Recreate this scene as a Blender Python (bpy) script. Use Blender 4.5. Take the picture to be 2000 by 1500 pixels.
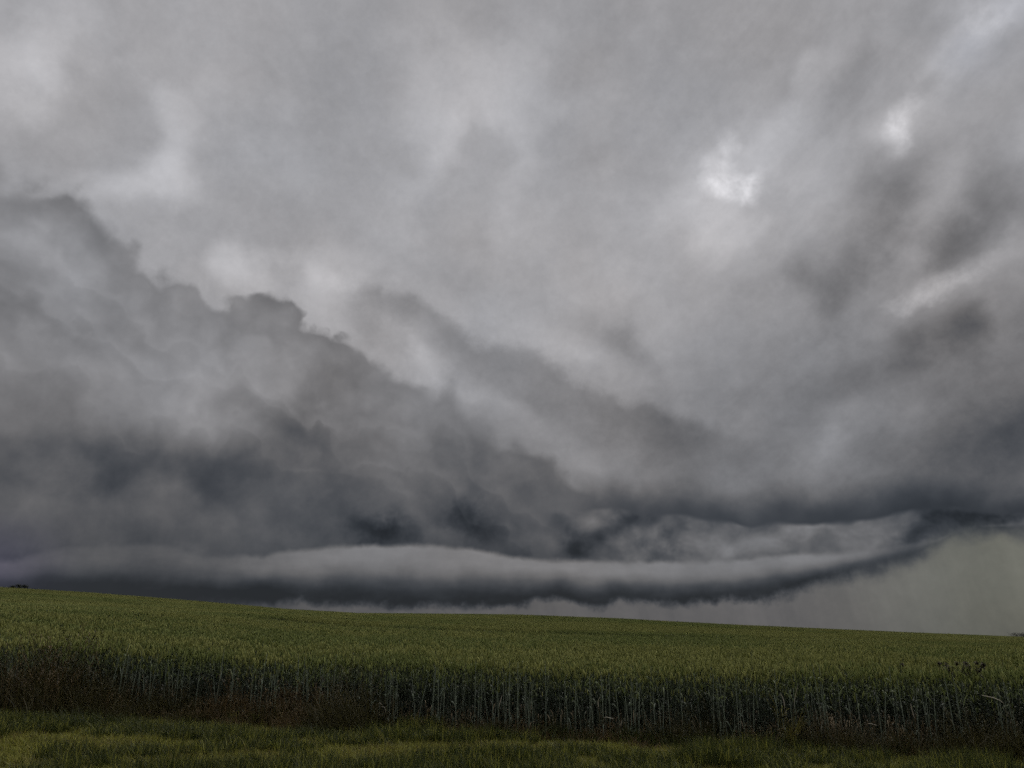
import bpy, bmesh, math, random
import numpy as np
from mathutils import Vector, Matrix, noise as mnoise

for _o in list(bpy.data.objects):
    bpy.data.objects.remove(_o, do_unlink=True)
SC = bpy.context.scene
COL = SC.collection
RNG = random.Random(11)
NR = np.random.default_rng(5)

# ------------------------------------------------------------------ camera
EYE = 1.28
cam_data = bpy.data.cameras.new('camera')
cam_data.sensor_width = 36.0
cam_data.lens = 36.0 * 1570.0 / 2000.0
cam_data.clip_start = 0.05
cam_data.clip_end = 20000.0
cam = bpy.data.objects.new('camera', cam_data)
COL.objects.link(cam)
cam.location = (0.0, 0.0, EYE)
cam.rotation_euler = (math.radians(90.0 + 17.7), 0.0, 0.0)
SC.camera = cam

SC.render.engine = 'CYCLES'
SC.view_settings.view_transform = 'Standard'
SC.view_settings.look = 'None'
SC.view_settings.gamma = 1.0
SC.view_settings.exposure = 0.0
SC.view_settings.use_curve_mapping = False
SC.cycles.max_bounces = 6
SC.cycles.diffuse_bounces = 2
SC.cycles.transparent_max_bounces = 8
SC.cycles.use_denoising = False
SC.cycles.use_adaptive_sampling = True
SC.cycles.adaptive_threshold = 0.02
SC.cycles.adaptive_min_samples = 12

# ------------------------------------------------------------------ sun (overcast, soft)
SUN_EL, SUN_AZ = math.radians(60.0), math.radians(30.0)     # azimuth clockwise from +Y
sun_data = bpy.data.lights.new('sun', 'SUN')
sun_data.energy = 1.5
sun_data.angle = math.radians(35.0)
sun_data.color = (1.0, 0.97, 0.92)
sun = bpy.data.objects.new('sun', sun_data)
COL.objects.link(sun)
_sd = Vector((math.sin(SUN_AZ) * math.cos(SUN_EL), math.cos(SUN_AZ) * math.cos(SUN_EL), math.sin(SUN_EL)))
sun.rotation_euler = (-_sd).to_track_quat('-Z', 'Y').to_euler()
sun.location = (0, 0, 60)


# ------------------------------------------------------------------ node maths written as expressions
class Val:
    """A float or vector socket with arithmetic."""
    def __init__(self, tree, sock):
        self.t, self.s = tree, sock

    def _m(self, op, *args, clamp=False):
        n = self.t.nodes.new('ShaderNodeMath')
        n.operation = op
        n.use_clamp = clamp
        for i, a in enumerate((self,) + args):
            if isinstance(a, Val):
                self.t.links.new(a.s, n.inputs[i])
            else:
                n.inputs[i].default_value = float(a)
        return Val(self.t, n.outputs[0])

    def __add__(self, o): return self._m('ADD', o)
    __radd__ = __add__
    def __mul__(self, o): return self._m('MULTIPLY', o)
    __rmul__ = __mul__
    def __sub__(self, o): return self._m('SUBTRACT', o)
    def __rsub__(self, o): return (self * -1.0) + o
    def __truediv__(self, o): return self._m('DIVIDE', o)
    def abs(self): return self._m('ABSOLUTE')
    def pow(self, p): return self._m('POWER', p)
    def min(self, o): return self._m('MINIMUM', o)
    def max(self, o): return self._m('MAXIMUM', o)
    def madd(self, a, b): return self._m('MULTIPLY_ADD', a, b)

    def ramp(self, a, b, lo=0.0, hi=1.0, kind='SMOOTHSTEP'):
        n = self.t.nodes.new('ShaderNodeMapRange')
        n.interpolation_type = kind
        self.t.links.new(self.s, n.inputs['Value'])
        for k, v in (('From Min', a), ('From Max', b), ('To Min', lo), ('To Max', hi)):
            if isinstance(v, Val):
                self.t.links.new(v.s, n.inputs[k])
            else:
                n.inputs[k].default_value = v
        return Val(self.t, n.outputs[0])


def mix(a, b, f):
    """a*(1-f) + b*f for float sockets"""
    return (b - a).madd(f, a) if isinstance(b, Val) else (a * -1.0 + b).madd(f, a)


def curve(tree, x, pts, x0, x1, y0, y1):
    """y(x) through pts, by a float curve"""
    n = tree.nodes.new('ShaderNodeFloatCurve')
    c = n.mapping.curves[0]
    n.mapping.extend = 'HORIZONTAL'
    pts = sorted(pts)
    while len(c.points) < len(pts):
        c.points.new(0.5, 0.5)
    for p, (px, py) in zip(c.points, pts):
        p.location = ((px - x0) / (x1 - x0), (py - y0) / (y1 - y0))
        p.handle_type = 'AUTO_CLAMPED'
    n.mapping.update()
    u = x.ramp(x0, x1, 0.0, 1.0, 'LINEAR')
    tree.links.new(u.s, n.inputs['Value'])
    return Val(tree, n.outputs[0]) * (y1 - y0) + y0


def noise_tex(tree, vec, scale, detail=4.0, rough=0.5, lac=2.0, dist=0.0, kind='FBM', vector=False, stretch=None, offset=(0, 0, 0)):
    n = tree.nodes.new('ShaderNodeTexNoise')
    n.noise_dimensions = '3D'
    n.noise_type = kind
    n.normalize = True
    n.inputs['Scale'].default_value = scale
    n.inputs['Detail'].default_value = detail
    n.inputs['Roughness'].default_value = rough
    n.inputs['Lacunarity'].default_value = lac
    n.inputs['Distortion'].default_value = dist
    m = tree.nodes.new('ShaderNodeMapping')
    m.inputs['Location'].default_value = offset
    if stretch:
        m.inputs['Scale'].default_value = stretch
    tree.links.new(vec, m.inputs['Vector'])
    tree.links.new(m.outputs[0], n.inputs['Vector'])
    return n.outputs['Color'] if vector else Val(tree, n.outputs[0])


def vmath(tree, op, a, b=None, scale=None):
    n = tree.nodes.new('ShaderNodeVectorMath')
    n.operation = op
    for i, q in enumerate((a, b)):
        if q is None:
            continue
        if isinstance(q, (tuple, list)):
            n.inputs[i].default_value = q
        else:
            tree.links.new(q, n.inputs[i])
    if scale is not None:
        n.inputs['Scale'].default_value = scale
    return n.outputs[0]


def comb(tree, x, y, z=0.0):
    n = tree.nodes.new('ShaderNodeCombineXYZ')
    for i, v in enumerate((x, y, z)):
        if isinstance(v, Val):
            tree.links.new(v.s, n.inputs[i])
        else:
            n.inputs[i].default_value = v
    return n.outputs[0]


# ------------------------------------------------------------------ storm sky
world = bpy.data.worlds.new('World')
SC.world = world
world.cycles.sampling_method = 'NONE'      # an even overcast dome: bounced rays find it by themselves
world.use_nodes = True
T = world.node_tree
T.nodes.clear()
out = T.nodes.new('ShaderNodeOutputWorld')
geo = T.nodes.new('ShaderNodeTexCoord')
D = geo.outputs['Generated']
sep = T.nodes.new('ShaderNodeSeparateXYZ')
T.links.new(D, sep.inputs[0])
dx, dy, dz = (Val(T, sep.outputs[i]) for i in range(3))
DEG = 180.0 / math.pi
AZ = dx._m('ARCTAN2', dy) * DEG                               # compass bearing from +Y, degrees
EL = dz._m('ARCSINE') * DEG                                  # elevation, degrees
FRONT = AZ.abs().ramp(48.0, 85.0, 1.0, 0.0)                   # the storm front stands on one side of the sky only
P2 = comb(T, AZ, EL)                                          # bearing / elevation chart

# turbulence that frays every cloud shape
w_big = vmath(T, 'SCALE', vmath(T, 'SUBTRACT', noise_tex(T, D, 5.0, 2.0, 0.5, vector=True), (0.5, 0.5, 0.5)), scale=7.0)
w_mid = vmath(T, 'SCALE', vmath(T, 'SUBTRACT', noise_tex(T, D, 17.0, 4.0, 0.6, vector=True, offset=(3, 7, 1)), (0.5, 0.5, 0.5)), scale=3.2)
PW = vmath(T, 'ADD', vmath(T, 'ADD', P2, w_big), vmath(T, 'SCALE', w_mid, scale=0.3))
PM = vmath(T, 'ADD', P2, w_mid)


def blobs(vec, acc, items):
    for (a, e, ra, re, rot, amp) in items:
        m = T.nodes.new('ShaderNodeMapping')
        m.vector_type = 'TEXTURE'
        m.inputs['Location'].default_value = (a, e, 0)
        m.inputs['Rotation'].default_value = (0, 0, math.radians(rot))
        m.inputs['Scale'].default_value = (ra * 1.45, re * 1.45, 1.0)
        T.links.new(vec, m.inputs['Vector'])
        g = T.nodes.new('ShaderNodeTexGradient')
        g.gradient_type = 'SPHERICAL'
        T.links.new(m.outputs[0], g.inputs[0])
        acc = Val(T, g.outputs['Fac']).ramp(0.0, 1.0).madd(amp, acc)
    return acc


# cloud ceiling seen in perspective: noise laid out on a flat deck overhead
deck_h = dz.abs() + 0.16
deck = comb(T, dx / deck_h, dy / deck_h, 0.0)
d_low = noise_tex(T, deck, 1.1, 4.0, 0.5, dist=0.6, offset=(2.3, 0.7, 0))
d_mid = noise_tex(T, deck, 3.2, 5.0, 0.55, dist=0.5, stretch=(1.0, 0.75, 1.0), offset=(5.1, 1.7, 0))
d_rag = noise_tex(T, D, 26.0, 5.0, 0.6, dist=0.3, offset=(1.1, 4.2, 2.0))
d_fine = noise_tex(T, D, 70.0, 6.0, 0.72, offset=(2.1, 0.2, 5.0))
sa, sb = AZ * 0.82 + EL * 0.57, AZ * -0.57 + EL * 0.82        # fibres of the deck rise to one side
streaks = noise_tex(T, vmath(T, 'ADD', comb(T, sa * 0.045, sb * 0.17, 0.0), vmath(T, 'SCALE', w_mid, scale=0.05)), 1.0, 6.0, 0.58, dist=0.25, offset=(3.0, 8.0, 0.5))
puff = T.nodes.new('ShaderNodeTexVoronoi')                     # rounded billows
puff.feature = 'SMOOTH_F1'
puff.voronoi_dimensions = '2D'
puff.inputs['Scale'].default_value = 0.34
puff.inputs['Smoothness'].default_value = 0.5
puff.inputs['Detail'].default_value = 1.2
puff.inputs['Roughness'].default_value = 0.55
T.links.new(PM, puff.inputs['Vector'])
PUFF = Val(T, puff.outputs['Distance'])
puff2 = T.nodes.new('ShaderNodeTexVoronoi')
for a_ in ('feature', 'voronoi_dimensions'):
    setattr(puff2, a_, getattr(puff, a_))
for a_ in ('Scale', 'Smoothness', 'Detail', 'Roughness'):
    puff2.inputs[a_].default_value = puff.inputs[a_].default_value
T.links.new(vmath(T, 'ADD', PM, (0.35, 0.75, 0.0)), puff2.inputs['Vector'])
PSH = PUFF - Val(T, puff2.outputs['Distance'])                 # lit from above: upper sides pale, undersides dim
n_big = noise_tex(T, D, 4.0, 3.0, 0.5, offset=(8, 2, 5))
n_mid = noise_tex(T, D, 11.0, 5.0, 0.55, offset=(1, 2, 9))

base = (d_low - 0.5).madd(0.16, (d_mid - 0.5).madd(0.09, (d_rag - 0.5).madd(0.07, (d_fine - 0.5).madd(0.07, (streaks - 0.5).madd(AZ.ramp(-2.0, 22.0, 0.02, 0.20) * FRONT, AZ.ramp(4.0, 32.0, 0.0, -0.105) * EL.ramp(19.0, 30.0, 1.0, 0.0) * FRONT + 0.615)))))
base = base + (EL.ramp(7.0, 24.0, -0.105, 0.0) * FRONT)
base = blobs(PW, base, [
    (23.65, 23.94, 4.41, 2.69, 50, 0.075), (31.61, 18.73, 5.34, 1.90, 20, -0.03),
    (27.63, 24.72, 18.68, 3.91, 22, -0.06), (14.54, 20.72, 12.11, 2.12, 12, -0.04),
    (-10.65, 21.37, 6.16, 0.93, -36, 0.05), (-3.81, 17.12, 6.86, 1.02, -34, 0.05), (2.99, 13.31, 4.86, 0.87, -28, 0.04),
    (-33.70, 33.00, 10.84, 5.76, 0, 0.12),
    (-16.10, 37.19, 9.20, 10.00, 0, -0.035),
    (-5.19, 37.54, 8.63, 5.82, 0, 0.09),
    (0.00, 32.68, 10.05, 5.64, 20, 0.04),
    (-9.64, 27.13, 19.98, 4.27, -8, 0.04),
    (-23.27, 27.53, 11.32, 3.68, -38, 0.085), (-32.63, 29.32, 7.10, 1.86, -20, 0.05), (-22.22, 25.01, 4.48, 1.69, -30, 0.05),
    (-12.04, 22.34, 10.03, 2.85, -32, 0.1),
    (0.00, 19.89, 8.53, 1.46, -24, 0.05),
    (5.77, 19.07, 7.69, 1.82, -25, 0.07),
    (26.41, 38.02, 5.97, 5.96, 0, -0.07),
    (30.69, 25.69, 14.80, 3.49, 22, -0.12),
    (19.17, 23.39, 9.79, 2.07, 15, -0.02),
    (34.04, 17.94, 6.16, 6.17, 0, -0.16),
    (32.28, 12.58, 6.38, 3.73, 10, -0.08),
    (11.91, 20.39, 7.25, 1.97, -4, -0.1),
    (10.93, 16.68, 3.75, 3.59, 0, -0.05),
    (23.64, 20.04, 8.62, 2.70, 18, -0.09),
    (25.22, 17.11, 6.98, 2.00, 20, -0.05),
    (22.99, 12.30, 11.36, 2.02, 4, 0.05),
    (18.99, 15.05, 5.74, 1.04, -8, 0.06),
    (16.68, 27.84, 10.18, 3.81, 10, 0.06),
    (17.45, 31.46, 5.20, 4.43, 0, 0.04),
    (24.71, 36.89, 7.58, 1.60, 48, 0.09),
    (29.55, 32.01, 4.46, 2.21, 60, 0.13),
    (34.99, 35.86, 5.84, 3.55, 0, 0.12),
    (36.46, 29.42, 3.08, 2.09, 30, 0.12),
    (29.99, 21.63, 6.56, 1.76, 12, 0.17),
])
glow = blobs(PM, d_rag * 0.0, [
    (16.26, 31.29, 1.52, 1.54, -20, 0.13), (17.31, 30.21, 2.46, 0.89, -12, 0.13), (17.24, 33.05, 0.97, 1.02, 0, 0.11), (18.91, 30.18, 1.18, 0.75, 40, 0.11),
    (29.37, 31.58, 1.04, 1.64, -25, 0.15), (30.65, 32.50, 1.11, 0.75, 40, 0.06), (23.56, 36.83, 1.61, 0.96, 45, 0.06), (35.71, 36.20, 2.54, 1.32, 0, 0.1),
    (30.36, 21.95, 3.79, 0.83, 12, 0.1), (28.71, 21.39, 2.44, 0.65, 8, 0.05),
])
base = (d_rag.ramp(0.3, 0.75, 0.35, 1.45, 'LINEAR') * glow) + base

# second, fainter bank behind the main one
e_far = curve(T, AZ, [(-39.85, 19.37), (-17.04, 23.92), (-14.10, 24.47), (-11.80, 24.42), (-8.70, 24.35), (-6.71, 23.56), (-4.71, 22.18), (-1.95, 21.15), (0.39, 20.69), (3.09, 19.32), (5.73, 17.80), (7.59, 17.01), (11.23, 15.59), (14.73, 14.14), (18.07, 12.69), (24.30, 10.19), (35.20, 8.27)], -45, 45, -5, 45)
rag1 = noise_tex(T, D, 30.0, 5.0, 0.6, offset=(4, 4, 4))
rag2 = noise_tex(T, D, 12.0, 3.0, 0.5, offset=(6, 1, 3))
dfar = e_far - EL + (rag1 - 0.5) * 2.2 + (rag2 - 0.5) * 2.2
a_far = dfar.ramp(-0.25, 1.0) * dfar.ramp(1.0, 6.5, 1.0, 0.0) * AZ.ramp(-16.0, -11.0) * AZ.ramp(10.0, 20.0, 1.0, 0.0)
base = base - a_far * 0.09

# main bank, left: a billowing wall whose crest falls to the right
e_bank = curve(T, AZ, [(-43.99, 26.77), (-36.20, 27.52), (-34.38, 27.28), (-32.91, 27.58), (-31.31, 27.39), (-29.39, 26.47), (-28.20, 25.20), (-26.91, 24.30), (-25.44, 23.37), (-23.79, 23.68), (-22.64, 22.84), (-20.84, 22.41), (-19.51, 23.14), (-16.98, 23.30), (-15.75, 21.95), (-14.61, 21.56), (-12.91, 21.32), (-10.75, 19.85), (-8.82, 19.09), (-6.50, 18.10), (-4.59, 17.76), (-3.23, 16.14), (-0.75, 14.71), (1.13, 13.98), (2.98, 12.52), (5.51, 10.68), (9.06, 9.07), (17.62, 7.91), (34.88, 6.53)], -45, 45, -5, 45)
bill = noise_tex(T, D, 38.0, 4.0, 0.55, dist=0.2, offset=(2, 9, 4))
dbank = e_bank - EL + (rag1 - 0.5) * 0.7 + (bill - 0.5) * 0.5 + (0.42 - PUFF) * 1.9
soft = noise_tex(T, D, 7.0, 2.0, 0.5, offset=(9, 9, 1)).ramp(0.35, 0.65, 0.5, 1.3)
a_bank = dbank.ramp(soft * -0.5, soft) * FRONT
a_bank = a_bank * AZ.ramp(0.0, 10.0, 1.0, 0.25)
lift = noise_tex(T, D, 9.0, 5.0, 0.5, dist=0.4, offset=(0.0, 0.0, 0.0))
lift2 = noise_tex(T, D, 9.0, 5.0, 0.5, dist=0.4, offset=(0.10, 0.0, 0.25))
v_bank = EL.ramp(4.0, 16.5, 0.262, 0.53, 'LINEAR') + (lift - lift2) * 0.11 + (n_mid - 0.5) * 0.10 + (bill - 0.5) * 0.04 - PSH * 0.025 + (d_fine - 0.5) * 0.045
v_bank = v_bank + dbank.ramp(0.0, 4.5, -0.042, 0.0) * AZ.ramp(-35.5, -33.0, 0.5, 1.0)
for (sh_, am_, of_, sl_) in ((3.4, -0.022, 2.0, 5.0), (6.6, -0.028, 5.0, 5.5), (10.2, -0.020, 8.0, 6.0)):      # further heads of cloud, one in front of another
    wob_ = noise_tex(T, D, 6.5, 2.0, 0.45, offset=(of_, 1.5, of_ * 0.7))
    head = e_bank - EL - sh_ + (wob_ - 0.5) * 13.0 + (0.42 - PUFF) * 2.2 + (rag1 - 0.5) * 0.7
    v_bank = head.ramp(-0.3, 1.0) * head.ramp(0.6, sl_, 1.0, 0.0) * (head.ramp(0.0, 0.0 + sl_, am_, am_ * 0.4)) + v_bank
    v_bank = v_bank + head.ramp(-2.2, -0.1, 0.0, 0.014) * head.ramp(-0.1, 0.3, 1.0, 0.0)
v_bank = v_bank + dbank.ramp(-0.2, 1.4, 0.0, -1.0) * AZ.ramp(-15.0, -11.0) * AZ.ramp(0.0, 6.0, 1.0, 0.0) * 0.03
v_bank = blobs(PW, v_bank, [
    (-33.68, 23.70, 5.41, 2.79, -20, 0.06), (-27.55, 22.09, 6.36, 2.95, -20, 0.03), (-31.58, 16.81, 8.57, 5.05, 0, -0.05), (-31.49, 26.62, 3.87, 1.26, -30, -0.02),
    (-28.63, 25.82, 2.15, 1.94, 0, -0.07), (-17.40, 22.03, 3.01, 2.10, 0, -0.09), (-15.89, 15.30, 5.84, 2.81, 0, -0.08),
    (-24.43, 11.18, 12.19, 2.99, 4, -0.12), (-24.04, 15.57, 4.53, 3.02, 0, 0.06), (-19.56, 13.96, 3.55, 1.21, 0, 0.06),
    (-19.43, 19.19, 4.77, 3.12, 0, 0.05), (-13.67, 19.01, 4.51, 3.20, 0, -0.05), (-6.77, 15.05, 5.63, 2.17, -20, -0.03),
    (-1.49, 12.96, 4.48, 2.55, -30, 0.05), (-29.80, 7.52, 6.96, 1.88, 0, -0.03),
])
sky_v = mix(base, v_bank, a_bank)
# scud holes under the bank
sky_v = blobs(PM, sky_v, [(-9.15, 7.28, 2.68, 1.21, -12, -0.12), (-3.26, 7.93, 3.44, 1.29, -8, -0.13), (-12.88, 8.09, 4.26, 1.40, 0, -0.03)])

# dark lip above the shelf
e_lip = curve(T, AZ, [(-39.38, 5.60), (-14.20, 7.36), (-4.72, 8.20), (-0.73, 8.55), (2.19, 8.58), (4.00, 8.63), (6.54, 8.81), (9.03, 8.34), (11.84, 8.19), (14.22, 7.67), (16.24, 7.42), (18.25, 7.61), (20.80, 7.20), (23.33, 7.43), (25.79, 7.67), (28.41, 7.69), (30.61, 7.46), (34.94, 6.82)], -45, 45, -5, 45)
frill = noise_tex(T, D, 48.0, 4.0, 0.55, offset=(1, 5, 7))
frill2 = noise_tex(T, D, 20.0, 2.0, 0.5, offset=(3, 5, 2))
hl = EL - e_lip + (frill2 - 0.5) * 1.0
fade_lip = AZ.ramp(0.5, 9.0) * FRONT
depth_lip = curve(T, AZ, [(0.00, 1.54), (8.81, 3.88), (15.52, 2.95), (20.34, 3.03), (26.38, 3.51), (32.05, 4.80), (34.58, 4.81)], -45, 45, -5, 45)
a_lip = (hl + (frill - 0.5) * 0.8).ramp(0.0, (depth_lip * -0.55) + 5.0, 1.0, 0.0) * fade_lip
sky_v = mix(sky_v, (frill2 - 0.5) * 0.08 + 0.215, a_lip * AZ.ramp(8.0, 30.0, 0.80, 0.95))

# lumpy face of the shelf, under the lip
ridge = noise_tex(T, D, 20.0, 3.0, 0.45, dist=0.3, stretch=(1, 1, 1.3), offset=(7, 3, 3))
ridge2 = noise_tex(T, D, 20.0, 3.0, 0.45, dist=0.3, stretch=(1, 1, 1.3), offset=(7.0, 3.0, 3.022))
v_face = (ridge - ridge2) * 0.36 + (n_mid - 0.5) * 0.12 + (frill - 0.5) * 0.05 + AZ.ramp(3.0, 17.0, 0.345, 0.395)
v_face = v_face - PSH * 0.05 + (d_fine - 0.5) * 0.05
v_face = v_face + hl.ramp(-1.4, 0.0, 0.0, -0.05)
v_face = blobs(PM, v_face, [
    (4.25, 6.69, 2.16, 1.57, 0, -0.12), (10.31, 5.91, 1.84, 0.98, 0, -0.14), (8.29, 7.86, 2.16, 0.71, 0, -0.06), (17.41, 5.73, 5.49, 0.85, 0, 0.03),
    (22.66, 7.01, 2.68, 0.46, 5, 0.03), (26.15, 6.02, 2.59, 1.61, 20, -0.03), (29.10, 6.64, 5.38, 2.36, 20, -0.09), (32.42, 7.02, 6.14, 2.44, 0, -0.09), (25.42, 4.95, 3.56, 1.10, 25, -0.05),
])
v_face = v_face.max(0.16)
a_face = hl.ramp(-0.16, 0.22, 1.0, 0.0) * AZ.ramp(1.5, 5.0) * FRONT
sky_v = mix(sky_v, v_face, a_face)

# smooth roll along the foot of the shelf: bright shoulder, dark belly
e_roll = curve(T, AZ, [(-39.06, 3.99), (-32.01, 4.59), (-28.10, 5.58), (-23.75, 5.92), (-19.31, 5.31), (-15.76, 5.75), (-12.75, 6.23), (-7.17, 6.51), (-3.60, 6.41), (-1.44, 5.97), (1.79, 5.58), (5.36, 5.46), (10.62, 5.25), (14.72, 5.34), (18.04, 5.48), (22.18, 5.60), (26.75, 6.15), (31.05, 6.82), (34.94, 6.82)], -45, 45, -5, 45)
e_foot = curve(T, AZ, [(-38.74, 2.39), (-31.66, 2.49), (-23.32, 2.44), (-18.70, 2.39), (-15.15, 2.40), (-10.45, 2.34), (-3.52, 2.21), (0.00, 2.32), (1.76, 2.62), (3.35, 2.79), (4.57, 2.44), (5.61, 2.24), (7.37, 2.57), (10.11, 2.35), (13.84, 2.58), (17.13, 2.73), (19.10, 3.19), (21.68, 3.93), (23.55, 4.26), (25.37, 4.58), (26.63, 5.28), (28.18, 6.13), (29.64, 6.51), (31.00, 6.48), (32.28, 6.19), (34.68, 5.38)], -45, 45, -5, 45)
hr = EL - e_roll + (frill2 - 0.5) * 0.5 + (frill - 0.5) * 0.35 + (0.42 - PUFF) * -0.25
hf = EL - e_foot + (frill - 0.5) * 1.0 + (rag1 - 0.5) * 1.3
t_roll = (EL - e_foot + (frill2 - 0.5) * 0.8) / ((e_roll - e_foot).max(0.3))
v_roll = curve(T, t_roll, [(0.0, 0.17), (0.18, 0.19), (0.36, 0.27), (0.55, 0.40), (0.75, 0.47), (1.0, 0.475)], 0.0, 1.0, 0.0, 1.0)
streak = noise_tex(T, D, 14.0, 4.0, 0.5, stretch=(1, 1, 4.0), offset=(4, 8, 8))
v_roll = v_roll * AZ.ramp(-24.0, -11.0, 0.66, 1.0) + (streak - 0.5) * 0.09 - PSH * 0.02 + (d_fine - 0.5) * 0.05 + (1.0 - AZ.ramp(-34.0, -12.0)) * 0.05
v_roll = v_roll - AZ.ramp(20.0, 28.0, 0.0, 0.17) * t_roll.ramp(0.3, 1.0)
v_roll = v_roll.max(0.17)
a_roll = hr.ramp(-0.35, 0.16, 1.0, 0.0) * FRONT * AZ.ramp(-33.0, -14.0, 0.75, 1.0) * AZ.ramp(21.0, 28.0, 1.0, 0.5)
sky_v = mix(sky_v, v_roll, a_roll)

shafts = noise_tex(T, comb(T, AZ * 0.35 + EL * 0.06, EL * 0.05, 0.0), 1.0, 4.0, 0.6)
# rain-filled air under the shelf, down to the horizon
v_rain = (n_mid - 0.5) * 0.06 + AZ.ramp(-25.0, 25.0, 0.34, 0.378, 'LINEAR') + (shafts - 0.5) * 0.10 + (d_fine - 0.5) * 0.05 + EL.ramp(0.0, 4.0, -0.012, 0.012, 'LINEAR')
v_rain = blobs(P2, v_rain, [(29.19, 3.58, 6.83, 4.03, 0, 0.03)])
a_rain = hf.ramp(AZ.ramp(16.0, 26.0, -0.42, -1.1), AZ.ramp(16.0, 26.0, 0.34, 0.8), 1.0, 0.0) * FRONT * AZ.ramp(-24.0, -12.0, 0.0, 1.0)
sky_v = mix(sky_v, v_rain, a_rain)

# display-referred greys to light
lum = sky_v.max(0.02).pow(2.2)
warm = (n_big - 0.5) * 0.10
dark = sky_v.ramp(0.16, 0.42, 1.0, 0.0)
red = (1.012 + warm - dark * 0.16) + a_rain * 0.03
grn = 1.0 + (dark * -0.03) + a_rain * AZ.ramp(18.0, 31.0, 0.0, 0.03)
blu = (1.035 - warm + dark * 0.15) - a_rain * AZ.ramp(16.0, 32.0, 0.03, 0.17)
violet = AZ.ramp(-33.0, -27.0, 1.0, 0.0) * AZ.ramp(-44.0, -34.0) * EL.ramp(4.0, 8.0, 1.0, 0.0) * FRONT
blu = blu + violet * 0.2
grn = grn - violet * 0.06
cloud_rgb = comb(T, lum * red, lum * grn, lum * blu)

# open sky above the clouds, faintly showing through
nish = T.nodes.new('ShaderNodeTexSky')
nish.sky_type = 'NISHITA'
nish.sun_disc = False
nish.sun_elevation = SUN_EL
nish.sun_rotation = SUN_AZ
bg_sky = T.nodes.new('ShaderNodeBackground')
bg_sky.inputs['Strength'].default_value = 0.06
T.links.new(nish.outputs[0], bg_sky.inputs['Color'])
bg_cloud = T.nodes.new('ShaderNodeBackground')
bg_cloud.inputs['Strength'].default_value = 1.0
T.links.new(cloud_rgb, bg_cloud.inputs['Color'])
mx = T.nodes.new('ShaderNodeMixShader')
cover = blobs(PW, 0.0 * dz + 0.985, [(35.50, 35.98, 4.73, 2.65, 0, -0.16)])
T.links.new(cover.s, mx.inputs[0])
T.links.new(bg_sky.outputs[0], mx.inputs[1])
T.links.new(bg_cloud.outputs[0], mx.inputs[2])
T.links.new(mx.outputs[0], out.inputs['Surface'])

# ------------------------------------------------------------------ lie of the land
CROP_H = 0.93                 # height of the standing wheat
CREST_Y = 115.0               # the field climbs to a crest this far off
CREST = [(-43.01, 3.25), (-31.74, 2.96), (-26.28, 2.75), (-20.26, 2.36), (-15.11, 1.97), (-10.42, 1.74), (0.00, 1.67), (6.97, 1.43), (13.72, 1.04), (20.08, 0.72), (25.95, 0.42), (31.28, 0.17), (40.33, -0.07)]
_cb = np.radians([p[0] for p in CREST])
_cz = np.array([EYE + CREST_Y / math.cos(math.radians(p[0])) * math.tan(math.radians(p[1])) - CROP_H for p in CREST])


def ground(x, y):
    """height of the soil at x, y (arrays or numbers)"""
    x = np.asarray(x, float)
    y = np.asarray(y, float)
    xc = np.clip(x, -13.0, 9.0)
    near = -0.021 * xc + 0.00206 * xc * xc
    crest = np.interp(np.arctan2(x, np.maximum(y, 1.0)), _cb, _cz)
    t = np.clip((y - 11.0) / (CREST_Y - 11.0), 0.0, 1.0)
    s = t ** 1.25
    z = near * (1 - s) + crest * s
    past = np.maximum(y - CREST_Y, 0.0)
    z = z - 0.10 * past * past / (past + 12.0)
    z = np.where(y > CREST_Y, np.maximum(z, -22.0 + 0.0 * z), z)
    return z


def edge_y(x):
    """where the standing wheat begins"""
    x = np.asarray(x, float)
    return 11.75 - 0.19 * x - 0.0135 * x * x + 0.05 * np.sin(x * 0.9 + 0.6) + 0.06 * np.sin(x * 2.7)



def gz(x, y):
    return float(ground(x, y))


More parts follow.
